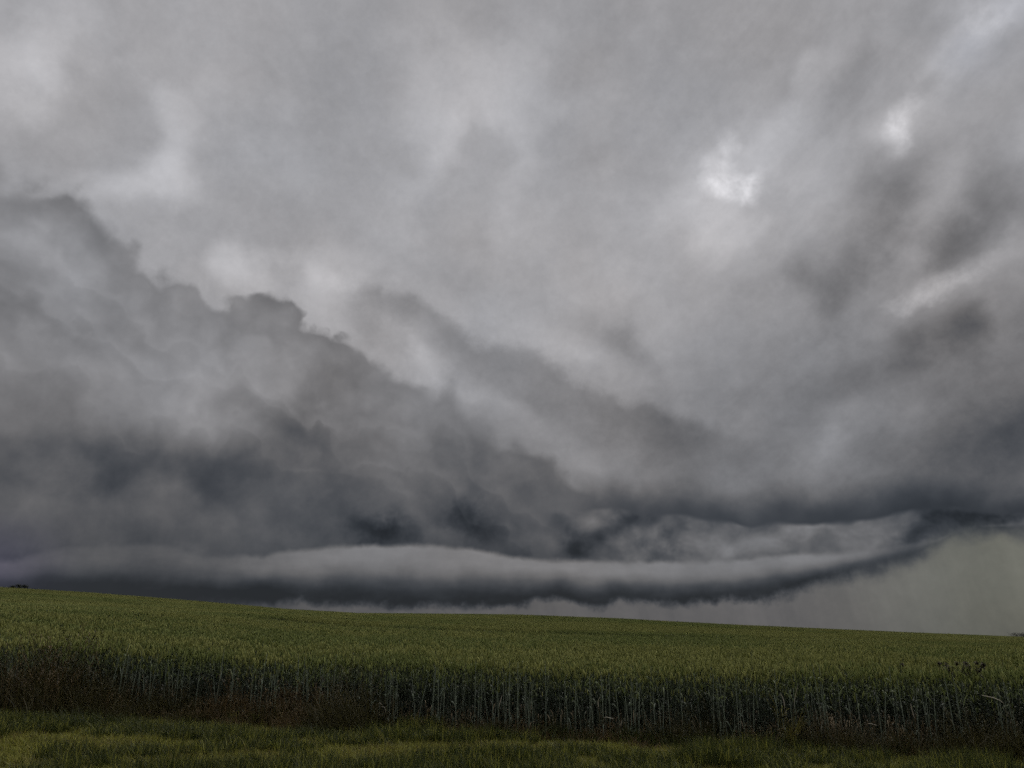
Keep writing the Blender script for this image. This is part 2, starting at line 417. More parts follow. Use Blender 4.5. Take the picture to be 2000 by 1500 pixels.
# ------------------------------------------------------------------ mesh helpers
class MB:
    """Collects vertices and quads / triangles with a material slot each and links them as one mesh object."""
    def __init__(self):
        self.v, self.q, self.m, self.n = [], [], [], 0

    def quads(self, verts, faces, mat=0):
        verts = np.asarray(verts, float).reshape(-1, 3)
        faces = np.asarray(faces, np.int64).reshape(-1, 4)
        self.v.append(verts)
        self.q.append(faces + self.n)
        self.m.append(np.full(len(faces), mat, np.int32))
        self.n += len(verts)

    def ribbons(self, C, H, mat=0):
        """C centre lines [n,k,3], H half widths as vectors [n,k,3]"""
        n, k, _ = C.shape
        V = np.stack([C - H, C + H], axis=2).reshape(-1, 3)
        i = np.arange(n)[:, None] * (2 * k) + np.arange(k - 1)[None, :] * 2
        F = np.stack([i, i + 1, i + 3, i + 2], axis=-1)
        self.quads(V, F, mat)

    def tubes(self, C, R, sides=4, mat=0, twist=0.0):
        """C centre lines [n,k,3], R radii [n,k]; round the local vertical unless the line runs flat"""
        n, k, _ = C.shape
        tan = np.gradient(C, axis=1)
        tan /= np.maximum(np.linalg.norm(tan, axis=2, keepdims=True), 1e-9)
        ref = np.where(np.abs(tan[..., 2:3]) > 0.75, np.array([1.0, 0.0, 0.0]), np.array([0.0, 0.0, 1.0]))
        a = np.cross(tan, ref)
        a /= np.maximum(np.linalg.norm(a, axis=2, keepdims=True), 1e-9)
        b = np.cross(tan, a)
        th = np.arange(sides) / sides * 2 * math.pi + twist
        V = C[:, :, None, :] + R[:, :, None, None] * (np.cos(th)[None, None, :, None] * a[:, :, None, :] + np.sin(th)[None, None, :, None] * b[:, :, None, :])
        base = np.arange(n)[:, None, None] * (k * sides) + np.arange(k - 1)[None, :, None] * sides
        j = np.arange(sides)[None, None, :]
        j2 = (j + 1) % sides
        F = np.stack([base + j, base + j2, base + sides + j2, base + sides + j], axis=-1)
        self.quads(V.reshape(-1, 3), F, mat)

    def mesh(self, name, mats, smooth=False):
        V = np.concatenate(self.v)
        F = np.concatenate(self.q)
        M = np.concatenate(self.m)
        me = bpy.data.meshes.new(name)
        me.vertices.add(len(V))
        me.vertices.foreach_set('co', V.astype(np.float32).ravel())
        me.loops.add(F.size)
        me.loops.foreach_set('vertex_index', F.astype(np.int32).ravel())
        me.polygons.add(len(F))
        me.polygons.foreach_set('loop_start', np.arange(0, F.size, 4, dtype=np.int32))
        me.polygons.foreach_set('material_index', M)
        if smooth:
            me.polygons.foreach_set('use_smooth', np.ones(len(F), bool))
        for m in mats:
            me.materials.append(m)
        me.update(calc_edges=True)
        return me


def link(name, data, parent=None, loc=None):
    o = bpy.data.objects.new(name, data)
    COL.objects.link(o)
    if parent is not None:
        o.parent = parent
    if loc is not None:
        o.location = loc
    return o


def tag(o, label=None, cat=None, group=None, kind=None):
    for k, v in (('label', label), ('category', cat), ('group', group), ('kind', kind)):
        if v:
            o[k] = v
    return o


# ------------------------------------------------------------------ materials
def plant_mat(name, dark, light, trans=0.25, rough=0.55, spec=0.25, gain=1.0, scale=6.0):
    """leafy material: each blade has a tone of its own between two colours, with mottling along it and some light let through"""
    m = bpy.data.materials.new(name)
    m.use_nodes = True
    t = m.node_tree
    t.nodes.clear()
    o = t.nodes.new('ShaderNodeOutputMaterial')
    g = t.nodes.new('ShaderNodeNewGeometry')
    tc = t.nodes.new('ShaderNodeTexCoord')
    nz = t.nodes.new('ShaderNodeTexNoise')
    nz.inputs['Scale'].default_value = scale
    nz.inputs['Detail'].default_value = 3.0
    t.links.new(tc.outputs['Object'], nz.inputs['Vector'])
    f = (Val(t, g.outputs['Random Per Island']) * 0.75 + (Val(t, nz.outputs[0]) - 0.5) * 1.1 + 0.12)
    cr = t.nodes.new('ShaderNodeMix')
    cr.data_type = 'RGBA'
    cr.inputs['A'].default_value = (*[c * gain for c in dark], 1)
    cr.inputs['B'].default_value = (*[c * gain for c in light], 1)
    fs = f.max(0.0).min(1.0)
    t.links.new(fs.s, cr.inputs['Factor'])
    p = t.nodes.new('ShaderNodeBsdfPrincipled')
    p.inputs['Roughness'].default_value = rough
    p.inputs['Specular IOR Level'].default_value = spec
    t.links.new(cr.outputs['Result'], p.inputs['Base Color'])
    if trans > 0:
        tr = t.nodes.new('ShaderNodeBsdfTranslucent')
        t.links.new(cr.outputs['Result'], tr.inputs['Color'])
        mx_ = t.nodes.new('ShaderNodeMixShader')
        mx_.inputs[0].default_value = trans
        t.links.new(p.outputs[0], mx_.inputs[1])
        t.links.new(tr.outputs[0], mx_.inputs[2])
        t.links.new(mx_.outputs[0], o.inputs['Surface'])
    else:
        t.links.new(p.outputs[0], o.inputs['Surface'])
    return m


M_STEM = plant_mat('wheat_stem_shaded', (0.012, 0.019, 0.012), (0.080, 0.098, 0.064), 0.0, 0.45, 0.4)  # darkened: the shade between the stalks is put into the colour
M_LEAF = plant_mat('wheat_leaf_shaded', (0.010, 0.018, 0.010), (0.060, 0.084, 0.052), 0.2, 0.45, 0.4)  # leaf darkened too, with the crop's inner shade painted into its tone
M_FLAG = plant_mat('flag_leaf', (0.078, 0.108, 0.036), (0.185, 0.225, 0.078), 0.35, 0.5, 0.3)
M_STEM_LIT = plant_mat('front_stem_lit', (0.040, 0.058, 0.041), (0.260, 0.300, 0.215), 0.0, 0.45, 0.4)  # paler copy of the stem: light on the front row painted in
M_LEAF_LIT = plant_mat('front_leaf_lit', (0.040, 0.064, 0.044), (0.240, 0.290, 0.200), 0.25, 0.45, 0.4)  # paler copy of the leaf, the front row's light put into its colour
M_EAR = plant_mat('wheat_ear', (0.130, 0.155, 0.032), (0.480, 0.480, 0.160), 0.3, 0.6, 0.25)
M_EARG = plant_mat('wheat_ear_green', (0.105, 0.140, 0.030), (0.360, 0.395, 0.125), 0.3, 0.6, 0.25)
M_DRY = plant_mat('straw', (0.17, 0.12, 0.065), (0.46, 0.38, 0.25), 0.2, 0.6, 0.25)
M_GRASS = plant_mat('grass_green', (0.034, 0.044, 0.006), (0.400, 0.400, 0.075), 0.35)
M_GRASSD = plant_mat('grass_dark_green', (0.012, 0.022, 0.005), (0.085, 0.100, 0.024), 0.3)
M_GRASSY = plant_mat('grass_yellowed', (0.070, 0.068, 0.012), (0.380, 0.335, 0.080), 0.35)
M_TALL = plant_mat('long_grass', (0.016, 0.018, 0.006), (0.100, 0.086, 0.028), 0.25)
M_BROWN = plant_mat('dry_grass', (0.044, 0.030, 0.012), (0.185, 0.125, 0.052), 0.25)
M_DOCK = plant_mat('dock_seed', (0.016, 0.014, 0.008), (0.055, 0.038, 0.020), 0.0, 0.7)
M_BUSH = plant_mat('bush_leaf', (0.010, 0.014, 0.007), (0.030, 0.036, 0.016), 0.1, 0.6)
M_BARK = plant_mat('bark', (0.020, 0.016, 0.012), (0.050, 0.040, 0.030), 0.0, 0.8, 0.1)

m_soil = bpy.data.materials.new('soil')
m_soil.use_nodes = True
t = m_soil.node_tree
p = t.nodes['Principled BSDF']
p.inputs['Roughness'].default_value = 0.95
p.inputs['Specular IOR Level'].default_value = 0.1
tc = t.nodes.new('ShaderNodeTexCoord')
n1 = noise_tex(t, tc.outputs['Object'], 0.9, 6.0, 0.6)
n2 = noise_tex(t, tc.outputs['Object'], 14.0, 5.0, 0.65, offset=(3, 1, 2))
cm = t.nodes.new('ShaderNodeMix')
cm.data_type = 'RGBA'
cm.inputs['A'].default_value = (0.022, 0.021, 0.007, 1)
cm.inputs['B'].default_value = (0.058, 0.050, 0.018, 1)
fsoil = ((n1 - 0.5) * 1.6 + (n2 - 0.5) * 1.4 + 0.45).max(0.0).min(1.0)
t.links.new(fsoil.s, cm.inputs['Factor'])
t.links.new(cm.outputs['Result'], p.inputs['Base Color'])
bp = t.nodes.new('ShaderNodeBump')
bp.inputs['Strength'].default_value = 0.6
bp.inputs['Distance'].default_value = 0.03
t.links.new(n2.s, bp.inputs['Height'])
t.links.new(bp.outputs[0], p.inputs['Normal'])

# ------------------------------------------------------------------ the ground, one sheet to the horizon
def spaced(lo, hi, n, c, k):
    u = np.linspace(math.asinh((lo - c) / k), math.asinh((hi - c) / k), n)
    return c + k * np.sinh(u)


gx = spaced(-4000, 4000, 181, 0.0, 14.0)
gy = np.unique(np.concatenate([spaced(-3000, 6000, 200, 11.0, 10.0), np.linspace(95, 150, 40)]))
GX, GY = np.meshgrid(gx, gy)
GZ = ground(GX, GY)
bump = np.array([mnoise.noise((a * 0.9, b * 0.9, 0.0)) for a, b in zip(GX.ravel(), GY.ravel())]).reshape(GX.shape)
GZ = GZ + 0.02 * bump * (GY < 40)
nb = MB()
ny, nx = GX.shape
ii = (np.arange(ny - 1)[:, None] * nx + np.arange(nx - 1)[None, :])
nb.quads(np.stack([GX, GY, GZ], -1), np.stack([ii, ii + 1, ii + nx + 1, ii + nx], -1))
tag(link('ground', nb.mesh('ground', [m_soil], True)), kind='structure')


# ------------------------------------------------------------------ plants, many at once
def rnd(a, b, *shape):
    return NR.uniform(a, b, shape)


def arc_leaves(mb, root, length, width, mat, up=0.75, droop=0.95, reach=0.75, k=5, az=None):
    """leaves that leave root [n,3], rise, arch over and hang"""
    n = len(root)
    az = rnd(0, 2 * math.pi, n) if az is None else az
    s = np.linspace(0, 1, k)[None, :]
    L = length[:, None]
    u = up * rnd(0.6, 1.3, n)[:, None]
    dr = droop * rnd(0.5, 1.4, n)[:, None]
    rc = reach * rnd(0.6, 1.2, n)[:, None]
    hor = L * s * rc
    C = np.stack([root[:, 0:1] + np.cos(az)[:, None] * hor, root[:, 1:2] + np.sin(az)[:, None] * hor, root[:, 2:3] + L * (u * s - dr * s * s)], -1)
    w = width[:, None] * np.clip(np.minimum(1.0, 0.55 + 1.6 * s) * (1.0 - s ** 2.2) + 0.04, 0, 1)
    tw = rnd(-0.9, 0.9, n)[:, None] * s
    H = np.stack([-np.sin(az)[:, None] * w * np.cos(tw), np.cos(az)[:, None] * w * np.cos(tw), w * np.sin(tw)], -1)
    mb.ribbons(C, H, mat)


def wheat(mb, xy, h, detail=2, slots=(0, 1, 2, 3), floor=0.0, fat=1.0, lean_dir=None):
    """stalks at xy [n,2] of height h [n]; detail 2: near, 1: middle, 0: far (only what shows above the crop)"""
    n = len(xy)
    st, lf, er, dr = slots
    lean = rnd(-0.05, 0.05, n, 2) + (np.array(lean_dir) if lean_dir is not None else 0.0)
    el = rnd(0.065, 0.100, n)
    k = {2: 5, 1: 3, 0: 2}[detail]
    tt = np.linspace(floor, 1.0, k)[None, :]
    hs = (h - el)[:, None]
    C = np.stack([xy[:, 0:1] + lean[:, 0:1] * hs * tt ** 2, xy[:, 1:2] + lean[:, 1:2] * hs * tt ** 2, hs * tt], -1)
    R = fat * np.broadcast_to(np.linspace(0.0042, 0.0024, k)[None, :], (n, k)) * rnd(0.8, 1.25, n)[:, None]
    mb.tubes(C, R, 3, st, twist=0.4)
    top = C[:, -1]
    ke = 5 if detail == 2 else (4 if detail == 1 else 3)
    prof = {5: [0.35, 0.9, 1.0, 0.72, 0.12], 4: [0.4, 1.0, 0.8, 0.12], 3: [0.5, 1.0, 0.15]}[ke]
    te = np.linspace(0, 1, ke)[None, :]
    nod = rnd(-0.35, 0.35, n, 2)
    E = np.stack([top[:, 0:1] + nod[:, 0:1] * el[:, None] * te ** 1.6, top[:, 1:2] + nod[:, 1:2] * el[:, None] * te ** 1.6, top[:, 2:3] + el[:, None] * te * 0.98], -1)
    RE = fat * (1.0 if detail == 2 else 1.3) * rnd(0.0066, 0.0098, n)[:, None] * np.array(prof)[None, :]
    mb.tubes(E, RE, 4 if detail else 3, er, twist=0.3)
    # flag leaf and lower leaves, each sheathed on the stem
    for (lo, hi, share, slot) in ((0.74, 0.90, 0.95, 5), (0.54, 0.70, 0.65, lf), (0.30, 0.46, 0.40, lf), (0.08, 0.50, 0.6, dr))[: {2: 4, 1: 2, 0: 1}[detail]]:
        pick = NR.random(n) < share
        if not pick.any():
            continue
        f = rnd(lo, hi, n)[pick]
        hh = (h - el)[pick]
        root = np.stack([xy[pick, 0] + lean[pick, 0] * hh * f ** 2, xy[pick, 1] + lean[pick, 1] * hh * f ** 2, hh * f], -1)
        m = int(pick.sum())
        dead = slot == dr
        arc_leaves(mb, root, rnd(0.14, 0.25, m), fat * rnd(0.004, 0.0075, m), slot, up=0.95 if not dead else 0.45, droop=0.75 if not dead else 1.2, reach=0.5, k={2: 5, 1: 4, 0: 3}[detail])


def blades(mb, xy, h, width, mat, bend=0.5, k=4, z0=0.0):
    """grass blades from the ground at xy [n,2]"""
    n = len(xy)
    az = rnd(0, 2 * math.pi, n)
    bn = bend * rnd(0.2, 1.5, n)
    s = np.linspace(0, 1, k)[None, :]
    H = h[:, None]
    hor = H * bn[:, None] * s ** 1.7
    z = H * (s - 0.35 * bn[:, None] * s ** 2.4)
    C = np.stack([xy[:, 0:1] + np.cos(az)[:, None] * hor, xy[:, 1:2] + np.sin(az)[:, None] * hor, z0 + z], -1)
    w = width[:, None] * (1.0 - s ** 1.6 + 0.03)
    fa = az[:, None] + rnd(-0.9, 0.9, n)[:, None]
    W = np.stack([-np.sin(fa) * w, np.cos(fa) * w, 0.0 * w], -1)
    mb.ribbons(C, W, mat)


def panicles(mb, xy, h, mat_stem, mat_head, lean=0.25):
    """grass culms with a feathery head"""
    n = len(xy)
    az = rnd(0, 2 * math.pi, n)
    ln = lean * rnd(0.1, 1.4, n)
    s = np.linspace(0, 1, 5)[None, :]
    H = h[:, None]
    C = np.stack([xy[:, 0:1] + np.cos(az)[:, None] * H * ln[:, None] * s ** 2, xy[:, 1:2] + np.sin(az)[:, None] * H * ln[:, None] * s ** 2, H * (s - 0.2 * ln[:, None] * s ** 3)], -1)
    mb.tubes(C, np.broadcast_to(np.array([0.002, 0.0018, 0.0015, 0.0013, 0.001])[None, :], (n, 5)), 3, mat_stem)
    tip, pre = C[:, -1], C[:, -2]
    d = tip - pre
    for j in range(6):
        f = 0.15 + 0.14 * j
        root = pre + d * (f + 0.1)
        m = len(root)
        arc_leaves(mb, root, rnd(0.03, 0.07, m), rnd(0.0025, 0.005, m), mat_head, up=0.8, droop=0.4, reach=0.6, k=3)


# ------------------------------------------------------------------ scattering of ground cover (one object per kind of cover)
def scatter(name, patches, pts, idx, rot, scl, kind='stuff'):
    """instances of patch meshes on points: geometry nodes reading rotation, scale and patch number from the points"""
    col = bpy.data.collections.new(name + '_patches')
    for i, me in enumerate(patches):
        o = bpy.data.objects.new('%s_patch_%02d' % (name, i), me)
        col.objects.link(o)
    me = bpy.data.meshes.new(name)
    me.vertices.add(len(pts))
    me.vertices.foreach_set('co', np.asarray(pts, np.float32).ravel())
    for nm, ty, key, dat in (('rot', 'FLOAT_VECTOR', 'vector', np.asarray(rot, np.float32)), ('scl', 'FLOAT_VECTOR', 'vector', np.asarray(scl, np.float32)), ('idx', 'INT', 'value', np.asarray(idx, np.int32))):
        at = me.attributes.new(nm, ty, 'POINT')
        at.data.foreach_set(key, dat.ravel())
    o = link(name, me)
    ng = bpy.data.node_groups.new(name, 'GeometryNodeTree')
    ng.interface.new_socket('Geometry', in_out='INPUT', socket_type='NodeSocketGeometry')
    ng.interface.new_socket('Geometry', in_out='OUTPUT', socket_type='NodeSocketGeometry')
    gi, go = ng.nodes.new('NodeGroupInput'), ng.nodes.new('NodeGroupOutput')
    ip = ng.nodes.new('GeometryNodeInstanceOnPoints')
    ci = ng.nodes.new('GeometryNodeCollectionInfo')
    ci.inputs['Collection'].default_value = col
    ci.inputs['Separate Children'].default_value = True
    ci.inputs['Reset Children'].default_value = True
    ip.inputs['Pick Instance'].default_value = True
    ng.links.new(gi.outputs[0], ip.inputs['Points'])
    ng.links.new(ci.outputs[0], ip.inputs['Instance'])
    for nm, ty, sock in (('rot', 'FLOAT_VECTOR', 'Rotation'), ('scl', 'FLOAT_VECTOR', 'Scale'), ('idx', 'INT', 'Instance Index')):
        na = ng.nodes.new('GeometryNodeInputNamedAttribute')
        na.data_type = ty
        na.inputs['Name'].default_value = nm
        ng.links.new(na.outputs['Attribute'], ip.inputs[sock])
    ng.links.new(ip.outputs[0], go.inputs[0])
    md = o.modifiers.new('cover', 'NODES')
    md.node_group = ng
    tag(o, kind=kind)
    return o


def lay(x, y, spin, tilt=True):
    """rotation that lays a patch on the slope at x, y and turns it by spin about the normal"""
    e = 0.6
    if tilt:
        sx = (ground(x + e, y) - ground(x - e, y)) / (2 * e)
        sy = (ground(x, y + e) - ground(x, y - e)) / (2 * e)
    else:
        sx = sy = 0.0
    nrm = Vector((-float(sx), -float(sy), 1.0)).normalized()
    q = Vector((0, 0, 1)).rotation_difference(nrm).to_matrix() @ Matrix.Rotation(spin, 3, 'Z')
    return tuple(q.to_euler())


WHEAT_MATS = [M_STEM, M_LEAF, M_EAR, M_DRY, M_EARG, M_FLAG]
patches = []


def wheat_patch(w, d, per_m2, detail, ear, hmean=CROP_H, fat=1.0, floor=0.0):
    n = int(per_m2 * w * d)
    # drilled rows, loosely kept
    rows = max(1, round(d / 0.125))
    ry = (NR.integers(0, rows, n) + 0.5) / rows * d - d / 2 + NR.normal(0, 0.022, n)
    xy = np.stack([rnd(-w / 2, w / 2, n), ry], -1)
    h = hmean * NR.normal(1.0, 0.06, n) * (1.0 - 0.25 * (NR.random(n) < 0.12))
    b = MB()
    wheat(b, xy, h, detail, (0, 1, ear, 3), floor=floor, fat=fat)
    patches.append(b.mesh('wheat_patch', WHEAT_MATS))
    return len(patches) - 1


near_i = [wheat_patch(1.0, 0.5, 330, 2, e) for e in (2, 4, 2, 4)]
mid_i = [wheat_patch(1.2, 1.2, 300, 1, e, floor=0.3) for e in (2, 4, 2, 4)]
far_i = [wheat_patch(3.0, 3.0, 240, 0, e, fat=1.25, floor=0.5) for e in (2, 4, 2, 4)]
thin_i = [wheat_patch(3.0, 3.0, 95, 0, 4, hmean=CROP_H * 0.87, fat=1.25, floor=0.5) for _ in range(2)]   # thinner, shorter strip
P, I, RT, SL = [], [], [], []


def put(x, y, i, spin, s=(1, 1, 1), dz=0.0):
    P.append((x, y, gz(x, y) + dz))
    I.append(i)
    RT.append(lay(x, y, spin))
    SL.append(s)


# near band: 2.5 m of full stalks behind the edge
for r in range(5):
    for x in np.arange(-20.0, 14.0, 0.96):
        y = float(edge_y(x)) + 0.28 + r * 0.48
        hv = 1.0 + 0.05 * mnoise.noise((x * 0.35, y * 0.35, 1.0))
        put(x + RNG.uniform(-.05, .05), y, near_i[RNG.randrange(4)], math.atan(-0.19 - 0.027 * x) + RNG.choice((0, math.pi)) + RNG.uniform(-.05, .05), (1, 1, hv))
# middle
y = 13.6
while y < 34.0:
    half = y * 0.74 + 9
    for x in np.arange(-half, half, 1.12):
        if y > float(edge_y(x)) + 2.6:
            u = mnoise.noise((x * 0.10, y * 0.22, 4.0)) + RNG.uniform(-.35, .35)
            hv = 1.0 + 0.05 * mnoise.noise((x * 0.3, y * 0.3, 1.0))
            put(x + RNG.uniform(-.1, .1), y + RNG.uniform(-.06, .06), mid_i[(0 if u > -0.05 else 1) + 2 * RNG.randrange(2)], RNG.choice((0, math.pi)) + RNG.uniform(-.12, .12), (1, 1, hv))
    y += 1.08
# far
y = 34.8
while y < 132.0:
    half = y * 0.72 + 8
    for x in np.arange(-half, half, 2.75):
        band = math.exp(-((y - 41.0 - 0.05 * x) / 4.0) ** 2) * 1.1 * (1 if x > -14 else 0.4)
        u = mnoise.noise((x * 0.035, y * 0.07, 4.0)) * 1.2 + 0.15 - band + RNG.uniform(-.35, .35)
        hv = 1.0 - 0.05 * band + 0.05 * mnoise.noise((x * 0.12, y * 0.12, 1.0))
        kf = thin_i[RNG.randrange(2)] if band > 0.75 or (mnoise.noise((x * 0.02, y * 0.15, 9.0)) > 0.38) else far_i[(0 if u > 0 else 1) + 2 * RNG.randrange(2)]
        put(x + RNG.uniform(-.15, .15), y + RNG.uniform(-.1, .1), kf, RNG.choice((0, math.pi)) + RNG.uniform(-.15, .15), (1, 1, hv))
    y += 2.7
tag(scatter('wheat_crop', patches, P, I, RT, SL), 'green wheat crop filling the whole rising field to the crest', 'wheat')

# ------------------------------------------------------------------ mown verge
GRASS_MATS = [M_GRASS, M_GRASSD, M_GRASSY, M_BROWN, M_TALL]


def grass_patch(w, n, mixw, h0, h1, bend=0.6, wid=(0.0022, 0.0050)):
    b = MB()
    for slot, share in mixw.items():
        m = int(n * share)
        xy = rnd(-w / 2, w / 2, m, 2)
        blades(b, xy, rnd(h0, h1, m) * rnd(0.6, 1.0, m), rnd(wid[0], wid[1], m), slot, bend)
    return b.mesh('grass_patch', GRASS_MATS)


gp = [grass_patch(0.5, 1500, {0: .62, 1: .10, 2: .25, 3: .03}, 0.05, 0.17),
      grass_patch(0.5, 1500, {0: .62, 1: .10, 2: .25, 3: .03}, 0.05, 0.12),
      grass_patch(0.5, 1400, {0: .40, 2: .40, 3: .15, 1: .05}, 0.05, 0.17),
      grass_patch(0.5, 1400, {0: .40, 2: .40, 3: .15, 1: .05}, 0.05, 0.17),
      grass_patch(0.5, 1500, {0: .18, 1: .78, 2: .04}, 0.08, 0.24),
      grass_patch(0.5, 1500, {0: .18, 1: .78, 2: .04}, 0.08, 0.24),
      grass_patch(0.5, 1100, {4: .45, 3: .35, 2: .20}, 0.06, 0.20)]
P, I, RT, SL = [], [], [], []
y = 1.0
while y < 14.5:
    for x in np.arange(-18.0, 15.0, 0.40):
        ey = float(edge_y(x))
        if y > ey + 0.35:
            continue
        back = ey - y
        u = mnoise.noise((x * 0.55, y * 0.8, 2.0)) + 0.5 * mnoise.noise((x * 1.7, y * 1.9, 8.0)) + RNG.gauss(0, 0.32)
        if back < 0.15:
            k = 6
        elif u > 0.2 and not (x > 0 and back < 0.7):
            k = 4 + RNG.randrange(2)
        elif u < -0.1:
            k = RNG.choice((0, 1, 2, 3))
        else:
            k = RNG.choice((0, 1, 0, 1, 4))
        if x < -2 and 0.35 < back < 1.2 and RNG.random() < 0.55:
            k = 4 + RNG.randrange(2)
        hv = (1.0 + 0.7 * max(0.0, u)) * (0.5 if (x > 0.5 and back < 0.6) else 1.0)
        put(x + RNG.uniform(-.08, .08), y + RNG.uniform(-.08, .08), k, RNG.uniform(0, 6.28), (1, 1, hv))
    y += 0.38
tag(scatter('verge_grass', gp, P, I, RT, SL), 'short yellowish green grass of the roadside verge', 'grass')

# ------------------------------------------------------------------ unmown grass between verge and wheat
def long_patch(w, n, h0, h1, slot, pslot, heads, bend=0.55):
    b = MB()
    xy = NR.normal(0, w / 3.2, (n, 2))
    blades(b, xy, rnd(h0, h1, n), rnd(0.002, 0.0042, n), slot, bend, k=5)
    xy2 = NR.normal(0, w / 3.4, (heads, 2))
    panicles(b, xy2, rnd(h1 * 0.8, h1 * 1.25, heads), pslot, pslot, 0.3)
    return b.mesh('long_grass_patch', GRASS_MATS)


lp = [long_patch(0.6, 330, 0.25, 0.60, 4, 4, 26), long_patch(0.6, 330, 0.25, 0.60, 4, 3, 26),
      long_patch(0.6, 340, 0.20, 0.48, 3, 3, 22), long_patch(0.6, 340, 0.20, 0.48, 4, 3, 22),
      long_patch(0.5, 300, 0.12, 0.30, 3, 3, 8, 0.9), long_patch(0.5, 300, 0.12, 0.32, 1, 4, 8, 0.7)]
P, I, RT, SL = [], [], [], []
for x in np.arange(-12.0, 9.0, 0.17):
    ey = float(edge_y(x))
    left = min(1.0, max(0.0, (-1.9 - x) / 1.2))
    brown = math.exp(-((x + 3.2) / 1.0) ** 2)
    lift_ = 0.95 + 0.75 * mnoise.noise((x * 0.8, 1.3, 5.0))
    clump = max(0.0, mnoise.noise((x * 0.9, 3.3, 1.0)) + 0.25)
    right = max(0.0, min(1.0, (x - 1.6) / 1.0)) * (0.25 + 0.6 * clump)
    for j in range(4):
        r = RNG.random()
        back = RNG.uniform(-0.35, 0.75) if x < -2 else RNG.uniform(-0.25, 0.25 + 0.3 * min(1.0, max(0.0, x / 4.0)))
        yy = ey - back
        if r < left * 0.85:
            k = (2 + RNG.randrange(2)) if RNG.random() < brown else (0 if RNG.random() < 0.75 else 1)
            s = RNG.uniform(0.65, 1.25) * (1.0 - 0.55 * max(0.0, back)) * lift_ * 1.2
        elif r < left * 0.85 + 0.8 * right:
            k = RNG.choice((0, 0, 0, 1, 3, 5, 5))
            s = RNG.uniform(0.5, 1.0)
        elif r < 0.62:
            k = 4 + RNG.randrange(2)
            s = RNG.uniform(0.6, 1.1)
        else:
            continue
        put(x + RNG.uniform(-.1, .1), yy, k, RNG.uniform(0, 6.28), (s, s, s))
tag(scatter('long_grass', lp, P, I, RT, SL), 'long olive and brown grass growing along the foot of the wheat', 'grass')

# ------------------------------------------------------------------ wheat stalks of the front row, one by one
def stalk_parts(kind):
    h = CROP_H * NR.normal(1.0, 0.05)
    el = NR.uniform(0.075, 0.10)
    lean = NR.uniform(-0.07, 0.07, 2)
    hs = h - el
    tt = np.linspace(0, 1, 7)
    C = np.stack([lean[0] * hs * tt ** 2, lean[1] * hs * tt ** 2, hs * tt], -1)
    s = MB()
    R = np.array([0.0052, 0.0053, 0.0053, 0.0052, 0.0049, 0.0040, 0.0030])
    s.tubes(C[None], R[None], 5, 0)
    for f in (0.28, 0.55, 0.78):                                # nodes of the straw
        c = np.array([lean[0] * hs * f * f, lean[1] * hs * f * f, hs * f])
        K = c + np.array([[0, 0, -0.007], [0, 0, 0.0], [0, 0, 0.007]])
        s.tubes(K[None], np.array([[0.0035, 0.0064, 0.0035]]), 5, 0)
    stem = s.mesh('stem', [M_STEM_LIT], True)
    e = MB()
    top = C[-1]
    nod = NR.uniform(-0.35, 0.35, 2)
    te = np.linspace(0, 1, 6)
    E = np.stack([top[0] + nod[0] * el * te ** 1.6, top[1] + nod[1] * el * te ** 1.6, top[2] - 0.002 + el * te], -1)
    e.tubes(E[None], (0.0082 * np.array([0.3, 0.85, 1.0, 0.95, 0.7, 0.12]))[None], 5, 0)
    m = 14                                                      # spikelets, alternately either side
    f = np.linspace(0.06, 0.9, m)
    root = np.stack([np.interp(f, te, E[:, 0]), np.interp(f, te, E[:, 1]), np.interp(f, te, E[:, 2])], -1)
    arc_leaves(e, root, np.full(m, 0.022), np.full(m, 0.0042), 0, up=1.0, droop=0.2, reach=0.55, k=3, az=np.arange(m) * math.pi + 0.3 * NR.normal(0, 1, m))
    ear = e.mesh('ear', [M_EAR if kind % 2 == 0 else M_EARG], False)
    leaves = []
    spots = [(0.78, M_FLAG, 0.95, 0.75), (0.58, M_LEAF_LIT, 0.9, 0.7), (0.36, M_LEAF_LIT, 0.6, 1.0), (0.20, M_DRY, 0.4, 1.0)]
    for (fz, mat, up, dr) in spots[: 3 + kind % 2]:
        b = MB()
        fz = fz + NR.uniform(-0.10, 0.08)
        root = np.array([[lean[0] * hs * fz * fz, lean[1] * hs * fz * fz, hs * fz]])
        arc_leaves(b, root, NR.uniform(0.17, 0.28, 1), NR.uniform(0.0055, 0.0090, 1), 0, up=up, droop=dr, reach=0.5, k=6)
        leaves.append(b.mesh('leaf', [mat]))
    return stem, ear, leaves


def make_stalk(kind):
    root = link('wheat_stalk', None)
    stem, ear, leaves = stalk_parts(kind)
    link('stem', stem, root)
    link('ear', ear, root)
    for me in leaves:
        link('leaf', me, root)
    return tag(root, 'green wheat stalk standing in the front row along the edge of the crop', 'wheat stalk', 'wheat stalks of the front row')


def copy_thing(o, name=None):
    c = o.copy()
    COL.objects.link(c)
    for ch in o.children:
        d = ch.copy()
        COL.objects.link(d)
        d.parent = c
        for g in ch.children:
            h = g.copy()
            COL.objects.link(h)
            h.parent = d
    return c


protos = [make_stalk(k) for k in range(8)]
xs = np.sort(NR.uniform(-7.9, 7.0, 300) + 0.05 * np.sin(np.arange(300) * 0.9))
for i, x in enumerate(xs):
    o = protos[i] if i < 8 else copy_thing(protos[(i * 5 + i // 8) % 8])
    y = float(edge_y(x)) + RNG.uniform(-0.12, 0.22)
    o.location = (x, y, gz(x, y) - 0.005)
    s = RNG.uniform(0.84, 1.07)
    o.rotation_euler = (RNG.gauss(0, 0.045), RNG.gauss(0, 0.045), RNG.uniform(0, 6.283))
    o.scale = (1.0, 1.0, s)

